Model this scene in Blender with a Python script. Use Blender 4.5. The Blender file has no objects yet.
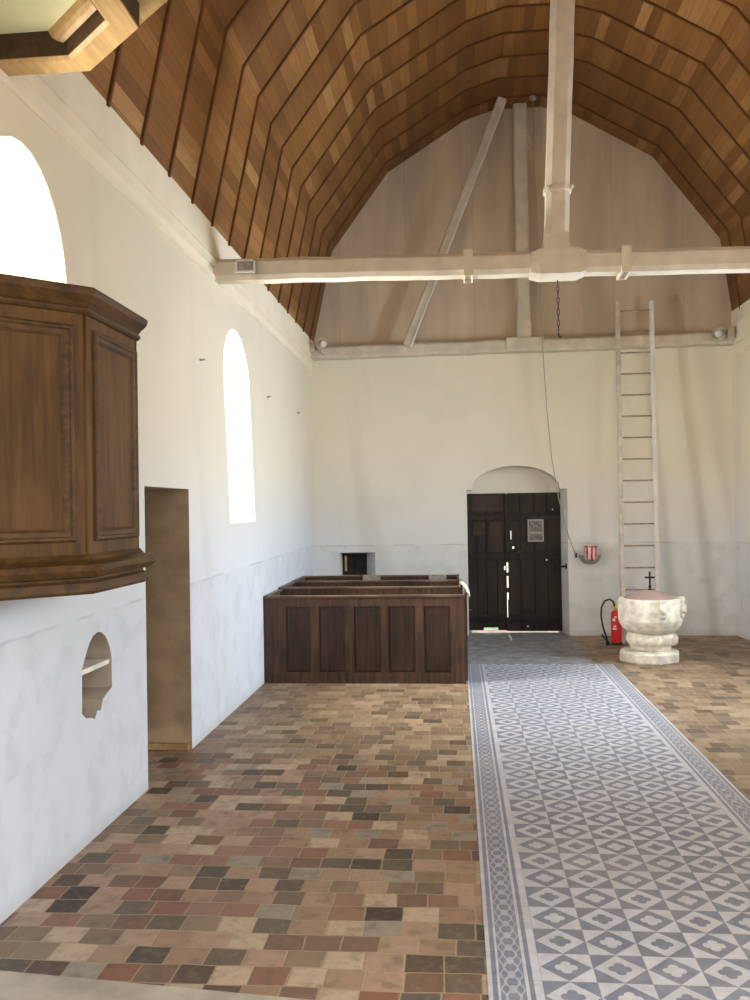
import bpy, bmesh, math, random
from mathutils import Vector, Matrix
random.seed(7)
PI = math.pi
S = bpy.context.scene
COL = S.collection
XL, XR, YB, YF = -1.97, 3.69, 11.95, -2.6      # room faces: left, right, end wall, wall behind the camera

# ------------------------------------------------------------------ object helpers
def link(o, parent=None):
    COL.objects.link(o)
    if parent is not None: o.parent = parent
    return o

def tag(o, label=None, cat=None, group=None, kind=None):
    if label: o['label'] = label
    if cat: o['category'] = cat
    if group: o['group'] = group
    if kind: o['kind'] = kind
    return o

def empty(name, label=None, cat=None, group=None, kind=None):
    return tag(link(bpy.data.objects.new(name, None)), label, cat, group, kind)

class MB:
    def __init__(self): self.bm = bmesh.new()
    def _v(self, pts, M=None):
        return [self.bm.verts.new((M @ Vector(p)) if M is not None else Vector(p)) for p in pts]
    def box(self, x0, x1, y0, y1, z0, z1, M=None, bevel=0.0):
        v = self._v([(x0,y0,z0),(x1,y0,z0),(x1,y1,z0),(x0,y1,z0),(x0,y0,z1),(x1,y0,z1),(x1,y1,z1),(x0,y1,z1)], M)
        fs = [self.bm.faces.new([v[i] for i in q]) for q in ((0,3,2,1),(4,5,6,7),(0,1,5,4),(1,2,6,5),(2,3,7,6),(3,0,4,7))]
        if bevel > 0:
            es = list({e for f in fs for e in f.edges})
            bmesh.ops.bevel(self.bm, geom=es, offset=bevel, segments=2, profile=0.6, affect='EDGES')
        return self
    def loft(self, rings, close=True, cap=True, smooth=False):
        vs = [self._v(r) for r in rings]
        n = len(vs[0])
        for a, b in zip(vs, vs[1:]):
            for i in range(n if close else n-1):
                j = (i+1) % n
                f = self.bm.faces.new((a[i], a[j], b[j], b[i])); f.smooth = smooth
        if cap and close:
            self.bm.faces.new(list(reversed(vs[0]))); self.bm.faces.new(vs[-1])
        return self
    def tube(self, pts, r, n=8, cap=True, smooth=True):
        pts = [Vector(p) for p in pts]
        rs = r if isinstance(r, (list, tuple)) else [r]*len(pts)
        rings = []; up = None
        for i, p in enumerate(pts):
            t = (pts[min(i+1, len(pts)-1)] - pts[max(i-1, 0)]).normalized()
            if up is None:
                up = Vector((0,0,1)) if abs(t.z) < 0.9 else Vector((1,0,0))
            a = t.cross(up).normalized(); b = a.cross(t).normalized(); up = b
            rings.append([p + (a*math.cos(2*PI*k/n) + b*math.sin(2*PI*k/n))*rs[i] for k in range(n)])
        return self.loft(rings, True, cap, smooth)
    def lathe(self, prof, c=(0,0,0), n=24, smooth=True, ph=0.0, cap=True):
        rings = [[(c[0]+r*math.sin(2*PI*k/n+ph), c[1]-r*math.cos(2*PI*k/n+ph), c[2]+z) for k in range(n)] for r, z in prof]
        return self.loft(rings, True, cap, smooth)
    def sweep(self, path, prof, closed=False):
        """sweep a closed profile [(out, z)] along a horizontal path of (x, y); out is to the right of travel"""
        P = [Vector((p[0], p[1], 0)) for p in path]; n = len(P); rings = []
        for i in range(n):
            a = P[i-1] if (i or closed) else None; b = P[(i+1) % n] if (i < n-1 or closed) else None
            d1 = (P[i]-a).normalized() if a is not None else None
            d2 = (b-P[i]).normalized() if b is not None else None
            n1 = Vector((d1.y,-d1.x,0)) if d1 else None; n2 = Vector((d2.y,-d2.x,0)) if d2 else None
            if n1 is None: m = n2
            elif n2 is None: m = n1
            else:
                m = (n1+n2).normalized(); m = m / max(m.dot(n1), 0.2)
            rings.append([P[i] + m*o + Vector((0,0,z)) for o, z in prof])
        if closed: rings.append(rings[0])
        self.loft(rings, True, not closed)
        if closed: bmesh.ops.remove_doubles(self.bm, verts=self.bm.verts, dist=1e-5)
        return self
    def sphere(self, c, r, sc=(1,1,1), u=16, v=10):
        M = Matrix.Translation(c) @ Matrix.Diagonal((sc[0],sc[1],sc[2],1))
        res = bmesh.ops.create_uvsphere(self.bm, u_segments=u, v_segments=v, radius=r, matrix=M)
        for vv in res['verts']:
            for f in vv.link_faces: f.smooth = True
        return self
    def prism(self, poly, a0, a1, axis='x'):
        """extrude polygon: axis x -> poly (y,z); y -> (x,z); z -> (x,y)"""
        def p3(q, a): return {'x':(a,q[0],q[1]),'y':(q[0],a,q[1]),'z':(q[0],q[1],a)}[axis]
        return self.loft([[p3(q,a0) for q in poly],[p3(q,a1) for q in poly]])
    def build(self, name, mat, parent=None):
        bmesh.ops.recalc_face_normals(self.bm, faces=self.bm.faces)
        me = bpy.data.meshes.new(name); self.bm.to_mesh(me); self.bm.free()
        me.materials.append(mat)
        return link(bpy.data.objects.new(name, me), parent)

def cut(o, cutters):
    """take the cutters out of o and keep the plain mesh"""
    for c in cutters:
        md = o.modifiers.new('b', 'BOOLEAN'); md.operation = 'DIFFERENCE'; md.solver = 'EXACT'; md.object = c
    dg = bpy.context.evaluated_depsgraph_get(); dg.update()
    me = bpy.data.meshes.new_from_object(o.evaluated_get(dg))
    o.modifiers.clear(); o.data = me
    for c in cutters: bpy.data.objects.remove(c, do_unlink=True)

# ------------------------------------------------------------------ materials
class NT:
    def __init__(self, name, rough=0.7, metal=0.0, spec=0.4):
        self.m = bpy.data.materials.new(name); self.m.use_nodes = True
        self.t = self.m.node_tree; self.b = self.t.nodes['Principled BSDF']
        self.b.inputs['Roughness'].default_value = rough; self.b.inputs['Metallic'].default_value = metal
        self.b.inputs['Specular IOR Level'].default_value = spec
        self._obj = self._uv = None
    def node(self, ty, **kw):
        n = self.t.nodes.new(ty)
        for k, v in kw.items(): setattr(n, k, v)
        return n
    def put(self, sock, v):
        if isinstance(v, bpy.types.NodeSocket): self.t.links.new(v, sock)
        elif isinstance(v, (tuple, list)):
            sock.default_value = (*v, 1.0)[:4] if sock.type == 'RGBA' else tuple(v)[:3]
        else: sock.default_value = v
    def obj(self):
        if self._obj is None: self._obj = self.node('ShaderNodeTexCoord').outputs['Object']
        return self._obj
    def uv(self):
        if self._uv is None: self._uv = self.node('ShaderNodeTexCoord').outputs['UV']
        return self._uv
    def xyz(self, v):
        n = self.node('ShaderNodeSeparateXYZ'); self.put(n.inputs[0], v); return n.outputs[0], n.outputs[1], n.outputs[2]
    def vec(self, x, y, z=0.0):
        n = self.node('ShaderNodeCombineXYZ')
        for s, v in zip(n.inputs, (x, y, z)): self.put(s, v)
        return n.outputs[0]
    def m_(self, op, a, b=0.0, c=None):
        n = self.node('ShaderNodeMath', operation=op)
        self.put(n.inputs[0], a); self.put(n.inputs[1], b)
        if c is not None: self.put(n.inputs[2], c)
        return n.outputs[0]
    def scale(self, v, s):
        n = self.node('ShaderNodeVectorMath', operation='MULTIPLY'); self.put(n.inputs[0], v); self.put(n.inputs[1], s); return n.outputs[0]
    def noise(self, v, sc, det=3.0, rough=0.55, dist=0.0):
        n = self.node('ShaderNodeTexNoise'); self.put(n.inputs['Vector'], v)
        n.inputs['Scale'].default_value = sc; n.inputs['Detail'].default_value = det
        n.inputs['Roughness'].default_value = rough; n.inputs['Distortion'].default_value = dist
        return n.outputs[0]
    def white(self, v):
        n = self.node('ShaderNodeTexWhiteNoise', noise_dimensions='2D'); self.put(n.inputs['Vector'], v); return n.outputs['Value']
    def mix(self, f, a, b, mode='MIX'):
        n = self.node('ShaderNodeMix', data_type='RGBA', blend_type=mode)
        self.put(n.inputs[0], f); self.put(n.inputs[6], a); self.put(n.inputs[7], b); return n.outputs[2]
    def step(self, v, a, b, lo=0.0, hi=1.0):
        n = self.node('ShaderNodeMapRange', interpolation_type='SMOOTHSTEP'); n.clamp = True
        for i, x in enumerate((v, a, b, lo, hi)): self.put(n.inputs[i], x)
        return n.outputs[0]
    def ramp(self, f, stops, const=False):
        n = self.node('ShaderNodeValToRGB'); r = n.color_ramp
        if const: r.interpolation = 'CONSTANT'
        while len(r.elements) < len(stops): r.elements.new(0.5)
        for e, (p, c) in zip(r.elements, stops): e.position = p; e.color = (*c, 1)
        self.put(n.inputs[0], f); return n.outputs[0]
    def bump(self, h, s=0.2, d=0.01):
        n = self.node('ShaderNodeBump'); n.inputs['Strength'].default_value = s; n.inputs['Distance'].default_value = d
        self.put(n.inputs['Height'], h); self.t.links.new(n.outputs[0], self.b.inputs['Normal'])
    def out(self, c): self.put(self.b.inputs['Base Color'], c); return self.m

def lin(r, g, b):
    f = lambda u: (u/255/12.92) if u/255 <= 0.04045 else ((u/255+0.055)/1.055)**2.4
    return (f(r), f(g), f(b))

def plain(name, rgb, rough=0.6, metal=0.0, var=0.12, sc=9.0, bump=0.1):
    t = NT(name, rough, metal); n = t.noise(t.obj(), sc, 4)
    c = t.mix(t.step(n, 0.3, 0.7), tuple(x*(1-var) for x in rgb), tuple(min(1, x*(1+var)) for x in rgb))
    t.bump(n, bump, 0.005); return t.out(c)

def wood(name, dark, light, axis='z', rough=0.5, fine=1.0, spec=0.4):
    t = NT(name, rough, 0, spec)
    st = {'z': (28, 28, 2.2), 'x': (2.2, 28, 28), 'y': (28, 2.2, 28)}[axis]
    v = t.scale(t.obj(), tuple(x*fine for x in st))
    g = t.noise(v, 1.0, 5, 0.6, 0.6); big = t.noise(t.obj(), 2.3, 3)
    f = t.m_('ADD', t.m_('MULTIPLY', g, 0.65), t.m_('MULTIPLY', big, 0.45))
    t.bump(g, 0.18, 0.004)
    return t.out(t.mix(t.step(f, 0.36, 0.74), dark, light))

def plaster(name, upper, lower, gable=None, dz=1.22, dk=0.0):
    t = NT(name, 0.9, 0, 0.15); o = t.obj(); x, y, z = t.xyz(o)
    c = t.mix(t.step(z, 0.9, 2.6), lower, upper)  # limewash, with cool skylight low and warm bounce high tinted in
    big = t.noise(o, 0.9, 4, 0.6); mid = t.noise(o, 4.5, 5, 0.65)
    c = t.mix(t.step(big, 0.45, 0.75, 0.0, 0.30), c, t.mix(0.5, c, (0.55, 0.50, 0.42)))
    # slanting shadow streaks painted in, strongest on the end wall
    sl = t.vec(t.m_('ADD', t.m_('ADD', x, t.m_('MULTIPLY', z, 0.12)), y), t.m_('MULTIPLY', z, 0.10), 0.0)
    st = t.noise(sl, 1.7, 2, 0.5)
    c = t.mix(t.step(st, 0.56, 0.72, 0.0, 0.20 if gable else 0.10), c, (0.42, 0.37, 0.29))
    # replastered band along the foot of the wall, its edge showing as a thin grey line
    e = t.m_('ADD', t.m_('SUBTRACT', z, t.m_('ADD', dz-1.225, t.m_('MULTIPLY', y, dk))), t.m_('MULTIPLY', t.m_('SUBTRACT', mid, 0.5), 0.03))
    below = t.step(e, 1.235, 1.215)
    gaps = t.step(t.noise(o, 1.6, 2), 0.44, 0.60)
    line = t.m_('MULTIPLY', t.step(t.m_('ABSOLUTE', t.m_('SUBTRACT', e, 1.225)), 0.011, 0.004), gaps)
    c = t.mix(t.m_('MULTIPLY', line, 0.38), c, (0.36, 0.35, 0.35))
    pat = t.step(mid, 0.46, 0.66, 0.0, 0.20)
    c = t.mix(t.m_('MULTIPLY', below, t.m_('ADD', pat, 0.06)), c, (0.42, 0.41, 0.42))
    # brown darkening towards the floor, with an uneven edge
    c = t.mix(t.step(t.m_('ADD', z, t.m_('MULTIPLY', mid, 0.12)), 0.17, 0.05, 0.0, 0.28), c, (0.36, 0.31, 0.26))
    if gable:  # gable boards, with the shade above the beam put into their tan
        gz = t.step(z, 3.93, 3.97)
        brd = t.m_('FRACT', t.m_('DIVIDE', t.m_('ADD', x, 0.17), 0.93))
        ln = t.step(t.m_('ABSOLUTE', t.m_('SUBTRACT', brd, 0.5)), 0.010, 0.003, 0.0, 0.22)
        g = t.mix(t.step(t.noise(t.scale(o, (2.2, 1, 0.35)), 1.0, 4), 0.35, 0.7), gable, tuple(k*0.72 for k in gable))
        g = t.mix(ln, g, tuple(k*0.35 for k in gable))
        c = t.mix(gz, c, g)
    t.bump(t.m_('ADD', mid, t.m_('MULTIPLY', big, 2.0)), 0.22, 0.02)
    return t.out(c)

M = {}
M['plaster_left'] = plaster('limewash_left', (0.79, 0.715, 0.56), (0.71, 0.75, 0.815), None, 1.16, 0.009)
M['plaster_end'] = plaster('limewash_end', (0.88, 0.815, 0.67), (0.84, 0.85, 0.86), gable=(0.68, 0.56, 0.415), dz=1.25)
M['plaster_right'] = plaster('limewash_right', (0.84, 0.77, 0.64), (0.76, 0.78, 0.82), None, 1.25)
M['reveal'] = plain('shaded_reveal_plaster', (0.46, 0.36, 0.25), 0.9, 0, 0.18, 4.0)
M['niche'] = plain('shaded_niche_plaster', (0.52, 0.45, 0.37), 0.9, 0, 0.12, 5.0)
M['whitewood'] = plain('whitewashed_oak', (0.68, 0.60, 0.48), 0.75, 0, 0.09, 6.0, 0.4)
M['cornice'] = plain('cornice_limewash', (0.88, 0.79, 0.62), 0.8, 0, 0.05, 2.0)
M['pulpit'] = wood('oak_pulpit', lin(72, 49, 22), lin(114, 81, 41), 'z', 0.58, 1.0, 0.25)
M['pulpit_panel'] = wood('oak_pulpit_panel', lin(74, 51, 25), lin(108, 78, 42), 'z', 0.6, 0.8, 0.22)
M['pulpit_trim'] = wood('oak_pulpit_trim', lin(58, 39, 18), lin(100, 71, 36), 'y', 0.55, 1.0, 0.3)
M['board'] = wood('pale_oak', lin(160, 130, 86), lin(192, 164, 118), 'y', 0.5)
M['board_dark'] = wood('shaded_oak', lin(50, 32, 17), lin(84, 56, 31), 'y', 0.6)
M['soffit'] = plain('painted_soffit', lin(226, 234, 205), 0.7, 0, 0.05, 3.0)
M['pew'] = wood('dark_pew_oak', lin(40, 27, 19), lin(90, 64, 47), 'z', 0.5)
M['pew_panel'] = wood('dark_pew_panel', lin(28, 18, 13), lin(68, 44, 32), 'z', 0.5)
M['pew_rail'] = wood('dark_pew_rail', lin(62, 46, 36), lin(132, 104, 82), 'x', 0.42)
M['door'] = wood('blackened_door_oak', lin(16, 12, 10), lin(52, 40, 32), 'z', 0.6)
M['iron_oak'] = wood('darker_door_oak', lin(12, 9, 8), lin(32, 25, 21), 'x', 0.6)
M['iron'] = plain('black_iron', (0.035, 0.03, 0.028), 0.5, 0.6)
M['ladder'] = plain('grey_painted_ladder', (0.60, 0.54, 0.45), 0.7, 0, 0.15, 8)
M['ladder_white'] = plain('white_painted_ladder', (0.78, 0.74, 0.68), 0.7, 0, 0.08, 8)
M['rung'] = plain('worn_rung', (0.36, 0.29, 0.22), 0.6, 0, 0.25, 12)
M['stone'] = plain('pale_carved_stone', (0.70, 0.655, 0.55), 0.85, 0, 0.22, 10.0, 0.5)
M['stone_grey'] = plain('grey_stone', (0.36, 0.32, 0.28), 0.85, 0, 0.25, 14.0, 0.5)
M['slab'] = plain('pale_floor_slab', (0.46, 0.40, 0.31), 0.6, 0, 0.2, 5.0)
M['threshold'] = plain('worn_threshold_slab', (0.27, 0.27, 0.29), 0.6, 0, 0.3, 7.0)
M['lid'] = plain('dull_copper_pink_lid', (0.34, 0.235, 0.205), 0.65, 0.0, 0.1, 8)
M['red'] = plain('signal_red_paint', (0.62, 0.02, 0.03), 0.35, 0, 0.05)
M['yellow'] = plain('yellow_plastic', (0.75, 0.66, 0.16), 0.5, 0, 0.05)
M['rubber'] = plain('black_rubber', (0.02, 0.02, 0.022), 0.5, 0, 0.1)
M['white'] = plain('white_paper', (0.78, 0.76, 0.72), 0.7, 0, 0.05)
M['print'] = plain('printed_grey', (0.22, 0.20, 0.19), 0.7, 0, 0.5, 26)
M['grey_paper'] = plain('grey_paper', (0.42, 0.40, 0.38), 0.7, 0, 0.15, 30)
M['rope'] = plain('hemp_rope', (0.42, 0.36, 0.29), 0.9)
M['rope_white'] = plain('white_cord', (0.75, 0.72, 0.66), 0.9)
M['steel'] = plain('grey_steel', (0.35, 0.34, 0.31), 0.4, 0.7)
M['shelf'] = plain('white_painted_board', (0.82, 0.78, 0.70), 0.6)
M['slit_light'] = plain('slit_light_yellow', (0.55, 0.42, 0.16), 0.35, 0.8)

def glass(name):
    m = bpy.data.materials.new(name); m.use_nodes = True; t = m.node_tree; t.nodes.clear()
    o = t.nodes.new('ShaderNodeOutputMaterial'); mx = t.nodes.new('ShaderNodeMixShader'); mx.inputs[0].default_value = 0.07
    a = t.nodes.new('ShaderNodeBsdfTransparent'); b = t.nodes.new('ShaderNodeBsdfGlossy'); b.inputs['Roughness'].default_value = 0.05
    nz = t.nodes.new('ShaderNodeTexNoise'); nz.inputs['Scale'].default_value = 3.0
    r = t.nodes.new('ShaderNodeValToRGB'); r.color_ramp.elements[0].color = (0.93,0.95,0.96,1); r.color_ramp.elements[1].color = (1,1,1,1)
    t.links.new(nz.outputs[0], r.inputs[0]); t.links.new(r.outputs[0], a.inputs[0])
    t.links.new(a.outputs[0], mx.inputs[1]); t.links.new(b.outputs[0], mx.inputs[2]); t.links.new(mx.outputs[0], o.inputs[0]); return m
M['glass'] = glass('clear_pane')

def stripes(name):       # red and white bands round a tin
    t = NT(name, 0.35); x, y, z = t.xyz(t.obj())
    a = t.m_('ARCTAN2', t.m_('SUBTRACT', y, 11.79), t.m_('SUBTRACT', x, 1.775))
    f = t.m_('FRACT', t.m_('ADD', t.m_('MULTIPLY', a, 1.3), t.m_('MULTIPLY', t.noise(t.obj(), 22.0, 2), 0.5)))
    c = t.mix(t.step(f, 0.42, 0.48), lin(190, 52, 62), lin(236, 214, 208))
    bnd = t.step(t.m_('ABSOLUTE', t.m_('SUBTRACT', z, 1.21)), 0.016, 0.012)
    c = t.mix(t.m_('MULTIPLY', bnd, 0.8), c, lin(196, 70, 78))
    return t.out(c)
M['tin'] = stripes('red_white_tin')

def floor_mat():         # worn clay tiles laid in courses across the nave
    t = NT('clay_tiles', 0.55, 0, 0.35); o = t.obj(); x, y, z = t.xyz(o)
    wob = t.noise(o, 2.2, 2)
    yy = t.m_('ADD', y, t.m_('MULTIPLY', t.m_('SUBTRACT', wob, 0.5), 0.05))
    rv = t.m_('DIVIDE', yy, 0.132); row = t.m_('FLOOR', rv)
    off = t.white(t.vec(row, 3.7)); wid = t.m_('ADD', 0.128, t.m_('MULTIPLY', t.white(t.vec(row, 9.1)), 0.030))
    xx = t.m_('ADD', x, t.m_('MULTIPLY', t.m_('SUBTRACT', t.noise(o, 3.1, 1), 0.5), 0.03))
    cu = t.m_('ADD', t.m_('DIVIDE', xx, wid), t.m_('MULTIPLY', off, 5.0)); ci = t.m_('FLOOR', cu)
    r1 = t.white(t.vec(ci, row)); r2 = t.white(t.vec(t.m_('ADD', ci, 31.3), row))
    pal = t.ramp(r1, [(0.0, lin(50, 36, 30)), (0.12, lin(84, 60, 48)), (0.24, lin(118, 82, 64)), (0.35, lin(146, 92, 72)),
                      (0.45, lin(136, 110, 84)), (0.57, lin(168, 132, 106)), (0.70, lin(186, 150, 126)), (0.82, lin(204, 178, 150)), (0.93, lin(160, 148, 132))], True)
    tan = t.ramp(r1, [(0.0, lin(108, 86, 68)), (0.14, lin(140, 114, 88)), (0.5, lin(158, 132, 103)), (0.8, lin(176, 150, 120)), (0.95, lin(100, 78, 62))], True)
    # trodden part beyond y = 6 and to the right of the runner is paler and more even
    wear = t.noise(o, 0.8, 3, 0.6)
    near = t.m_('ADD', t.step(y, 5.0, 7.0), t.m_('MULTIPLY', t.m_('SUBTRACT', wear, 0.5), 1.3))
    near = t.m_('ADD', near, t.step(x, 1.6, 1.8, 0.0, 0.7))
    c = t.mix(t.step(near, 0.1, 0.9, 0.05, 0.85), pal, tan)
    # dust and soil inside each tile
    sp = t.noise(o, 22.0, 5, 0.7)
    c = t.mix(t.step(sp, 0.42, 0.72, 0.0, 0.5), c, lin(158, 138, 112))
    c = t.mix(t.step(t.noise(o, 9.0, 4), 0.50, 0.72, 0.0, 0.45), c, lin(66, 50, 40))
    c = t.mix(t.m_('MULTIPLY', r2, 0.22), c, lin(196, 178, 150))
    # joints
    fu = t.m_('ABSOLUTE', t.m_('SUBTRACT', t.m_('FRACT', cu), 0.5)); fv = t.m_('ABSOLUTE', t.m_('SUBTRACT', t.m_('FRACT', rv), 0.5))
    j = t.m_('MAXIMUM', t.step(fu, 0.462, 0.492), t.step(fv, 0.455, 0.490))
    c = t.mix(t.m_('MULTIPLY', j, t.step(sp, 0.25, 0.55, 0.35, 0.85)), c, lin(184, 160, 128))
    h = t.m_('ADD', t.m_('MULTIPLY', j, -0.6), t.m_('ADD', t.m_('MULTIPLY', r2, 0.35), t.m_('MULTIPLY', sp, 0.4)))
    t.bump(h, 0.5, 0.008)
    c = t.mix(1.0, c, (0.86, 0.87, 0.88), 'MULTIPLY')
    t.put(t.b.inputs['Roughness'], t.step(sp, 0.3, 0.7, 0.42, 0.68))
    return t.out(c)
M['floor'] = floor_mat()

RX0, RT = 0.087, 0.2    # left edge of the cement tile runner, tile size
def runner_mat():
    t = NT('cement_tiles', 0.42, 0, 0.45); o = t.obj(); x, y, z = t.xyz(o)
    sp = t.noise(o, 14.0, 4, 0.65); big = t.noise(o, 1.3, 3)
    light = t.mix(t.step(sp, 0.3, 0.7), lin(194, 194, 202), lin(214, 213, 218))
    dark = t.mix(t.step(sp, 0.3, 0.7), lin(114, 119, 138), lin(140, 144, 160))
    lx = t.m_('SUBTRACT', x, RX0)
    cu = t.m_('DIVIDE', lx, RT); cv = t.m_('DIVIDE', t.m_('SUBTRACT', y, 0.064), RT)
    iu = t.m_('FLOOR', cu); iv = t.m_('FLOOR', cv)
    u = t.m_('SUBTRACT', t.m_('FRACT', cu), 0.5); v = t.m_('SUBTRACT', t.m_('FRACT', cv), 0.5)
    au = t.m_('ABSOLUTE', u); av = t.m_('ABSOLUTE', v)
    dia = t.m_('LESS_THAN', t.m_('ADD', au, av), 0.485)
    # four-lobed flower in the middle of each tile
    mn = t.m_('MINIMUM', au, av); mx = t.m_('MAXIMUM', au, av)
    d2 = t.m_('ADD', t.m_('POWER', mn, 2.0), t.m_('POWER', t.m_('SUBTRACT', mx, 0.12), 2.0))
    fl = t.m_('MAXIMUM', t.m_('LESS_THAN', d2, 0.0098), t.m_('LESS_THAN', t.m_('ADD', au, av), 0.12))
    chk = t.m_('MODULO', t.m_('ADD', t.m_('ADD', iu, iv), 200.0), 2.0)
    chk = t.m_('GREATER_THAN', chk, 0.5)
    k = t.m_('ABSOLUTE', t.m_('SUBTRACT', dia, fl))
    k = t.m_('ABSOLUTE', t.m_('SUBTRACT', k, chk))
    r = t.white(t.vec(iu, iv))
    field = t.mix(k, dark, light)
    # border tiles: thin lines with a band of lacy scrolls
    W = 1.6
    e = t.m_('MINIMUM', lx, t.m_('SUBTRACT', W, lx))
    def band(a, b): return t.m_('MULTIPLY', t.m_('GREATER_THAN', e, a), t.m_('LESS_THAN', e, b))
    dk = t.m_('ADD', t.m_('ADD', band(0.017, 0.036), band(0.045, 0.137)), band(0.150, 0.168))
    q = t.m_('SUBTRACT', e, 0.091); ph = t.m_('MULTIPLY', y, 2*PI/RT)
    s1 = t.m_('LESS_THAN', t.m_('ABSOLUTE', t.m_('SUBTRACT', t.m_('ABSOLUTE', q), t.m_('MULTIPLY', t.m_('ABSOLUTE', t.m_('SINE', ph)), 0.026))), 0.005)
    s2 = t.m_('LESS_THAN', t.m_('ADD', t.m_('POWER', q, 2.0), t.m_('POWER', t.m_('MULTIPLY', t.m_('SINE', ph), 0.02), 2.0)), 0.00022)
    s3 = t.m_('LESS_THAN', t.m_('ABSOLUTE', t.m_('SUBTRACT', t.m_('ABSOLUTE', q), t.m_('ADD', 0.033, t.m_('MULTIPLY', t.m_('COSINE', t.m_('MULTIPLY', ph, 2.0)), 0.008)))), 0.003)
    lace = t.m_('MINIMUM', t.m_('ADD', t.m_('ADD', s1, s2), s3), 1.0)
    dk = t.m_('MAXIMUM', t.m_('SUBTRACT', dk, t.m_('MULTIPLY', t.m_('MULTIPLY', lace, 0.62), band(0.045, 0.137))), 0.0)
    border = t.mix(dk, light, dark)
    c = t.mix(t.m_('LESS_THAN', e, RT), field, border)
    c = t.mix(t.m_('MULTIPLY', r, 0.14), c, lin(96, 98, 110))
    j = t.m_('MAXIMUM', t.m_('GREATER_THAN', au, 0.492), t.m_('GREATER_THAN', av, 0.492))
    c = t.mix(t.m_('MULTIPLY', j, 0.35), c, lin(112, 108, 106))
    c = t.mix(t.step(big, 0.4, 0.75, 0.0, 0.22), c, lin(186, 178, 168))
    t.put(t.b.inputs['Roughness'], t.step(sp, 0.3, 0.7, 0.33, 0.52))
    return t.out(c)
M['runner'] = runner_mat()

BAT0, BATS = 4.75, 0.527
def vault_mat():
    t = NT('oak_vault_boards', 0.55, 0, 0.35); uv = t.uv(); u, v, _ = t.xyz(uv)
    bay = t.m_('FLOOR', t.m_('DIVIDE', t.m_('SUBTRACT', v, BAT0), BATS))
    sh = t.m_('MULTIPLY', t.white(t.vec(bay, 1.7)), 0.6)
    wid = 0.118
    cu = t.m_('ADD', t.m_('DIVIDE', u, wid), sh); ci = t.m_('FLOOR', cu); fr = t.m_('FRACT', cu)
    r = t.white(t.vec(ci, bay)); r2 = t.white(t.vec(t.m_('ADD', ci, 17.7), bay))
    c = t.ramp(r, [(0.0, lin(126, 84, 42)), (0.3, lin(142, 97, 50)), (0.75, lin(156, 110, 59)), (0.95, lin(170, 124, 72)), (1.0, lin(188, 146, 94))])
    g = t.noise(t.vec(t.m_('MULTIPLY', u, 45.0), t.m_('ADD', t.m_('MULTIPLY', v, 3.0), t.m_('MULTIPLY', r, 40.0))), 1.0, 5, 0.6, 0.4)
    c = t.mix(t.step(g, 0.35, 0.75, 0.0, 0.35), c, lin(100, 62, 28))
    big = t.noise(t.vec(u, v), 0.7, 3)
    c = t.mix(t.step(big, 0.45, 0.7, 0.0, 0.35), c, lin(86, 56, 28))
    c = t.mix(t.step(v, 8.5, 11.9, 0.0, 0.5), c, t.mix(0.75, c, lin(58, 36, 18)))  # shadow near the gable darkened into the boards
    c = t.mix(t.step(t.noise(t.vec(u, v), 6.0, 4, 0.7), 0.60, 0.75, 0.0, 0.35), c, lin(150, 120, 84))
    jt = t.step(t.m_('ABSOLUTE', t.m_('SUBTRACT', fr, 0.5)), 0.465, 0.495)
    c = t.mix(t.m_('MULTIPLY', jt, 0.45), c, lin(70, 40, 18))
    t.bump(t.m_('ADD', t.m_('MULTIPLY', jt, -1.0), t.m_('ADD', t.m_('MULTIPLY', g, 0.3), t.m_('MULTIPLY', r2, 0.5))), 0.4, 0.01)
    return t.out(c)
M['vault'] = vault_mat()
M['batten'] = wood('vault_batten', lin(84, 50, 22), lin(116, 74, 36), 'z', 0.55)
M['grass'] = plain('sunlit_grass', (0.05, 0.30, 0.14), 0.9, 0, 0.3, 5.0)
M['gravel'] = plain('pale_gravel', (0.72, 0.68, 0.58), 0.9, 0, 0.2, 20.0)

# ------------------------------------------------------------------ shell
def arch(c, hw, z0, zs, zt, n=16):
    p = [(c-hw, z0), (c+hw, z0)]
    for i in range(n+1):
        a = PI*i/n
        p.append((c+hw*math.cos(a), zs+(zt-zs)*math.sin(a)))
    return p

def splay_cutter(inner, outer, a_in, a_out, axis):
    b = MB()
    f = (lambda q, a: (a, q[0], q[1])) if axis == 'x' else (lambda q, a: (q[0], a, q[1]))
    # run a little past both faces
    k = 0.05
    ext = lambda p, q, s: (p[0]+(p[0]-q[0])*s, p[1]+(p[1]-q[1])*s)
    d = a_out - a_in; s = k/abs(d); sg = 1 if d > 0 else -1
    r0 = [f(ext(p, q, s), a_in - sg*k) for p, q in zip(inner, outer)]
    r1 = [f(ext(q, p, s), a_out + sg*k) for p, q in zip(inner, outer)]
    b.loft([r0, r1]); return b.build('cutter', M['reveal'])

fl = MB().box(XL-0.75, XR+0.75, YF-0.3, YB+0.75, -0.12, 0.0).build('floor', M['floor'], None); tag(fl, kind='structure')
ru = MB().box(RX0, RX0+1.6, 2.2, 9.8, -0.01, 0.004).build('tiled_floor_runner', M['runner'])
tag(ru, 'blue grey and white patterned cement tile runner leading to the door', 'tile runner', kind='structure')
th = MB().box(RX0, 1.50, 9.8, YB+0.30, -0.01, 0.003).build('threshold_slab', M['threshold'])
tag(th, 'worn grey stone paving between tile runner and double door', 'threshold', kind='structure')
sb = MB().prism([(XL, 2.3), (RX0-0.01, 2.3), (RX0-0.01, 2.98), (XL, 3.18)], -0.02, 0.03, 'z').build('stone_step', M['slab'])
tag(sb, 'pale stone step edge at the bottom of the picture', 'step', kind='structure')

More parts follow.
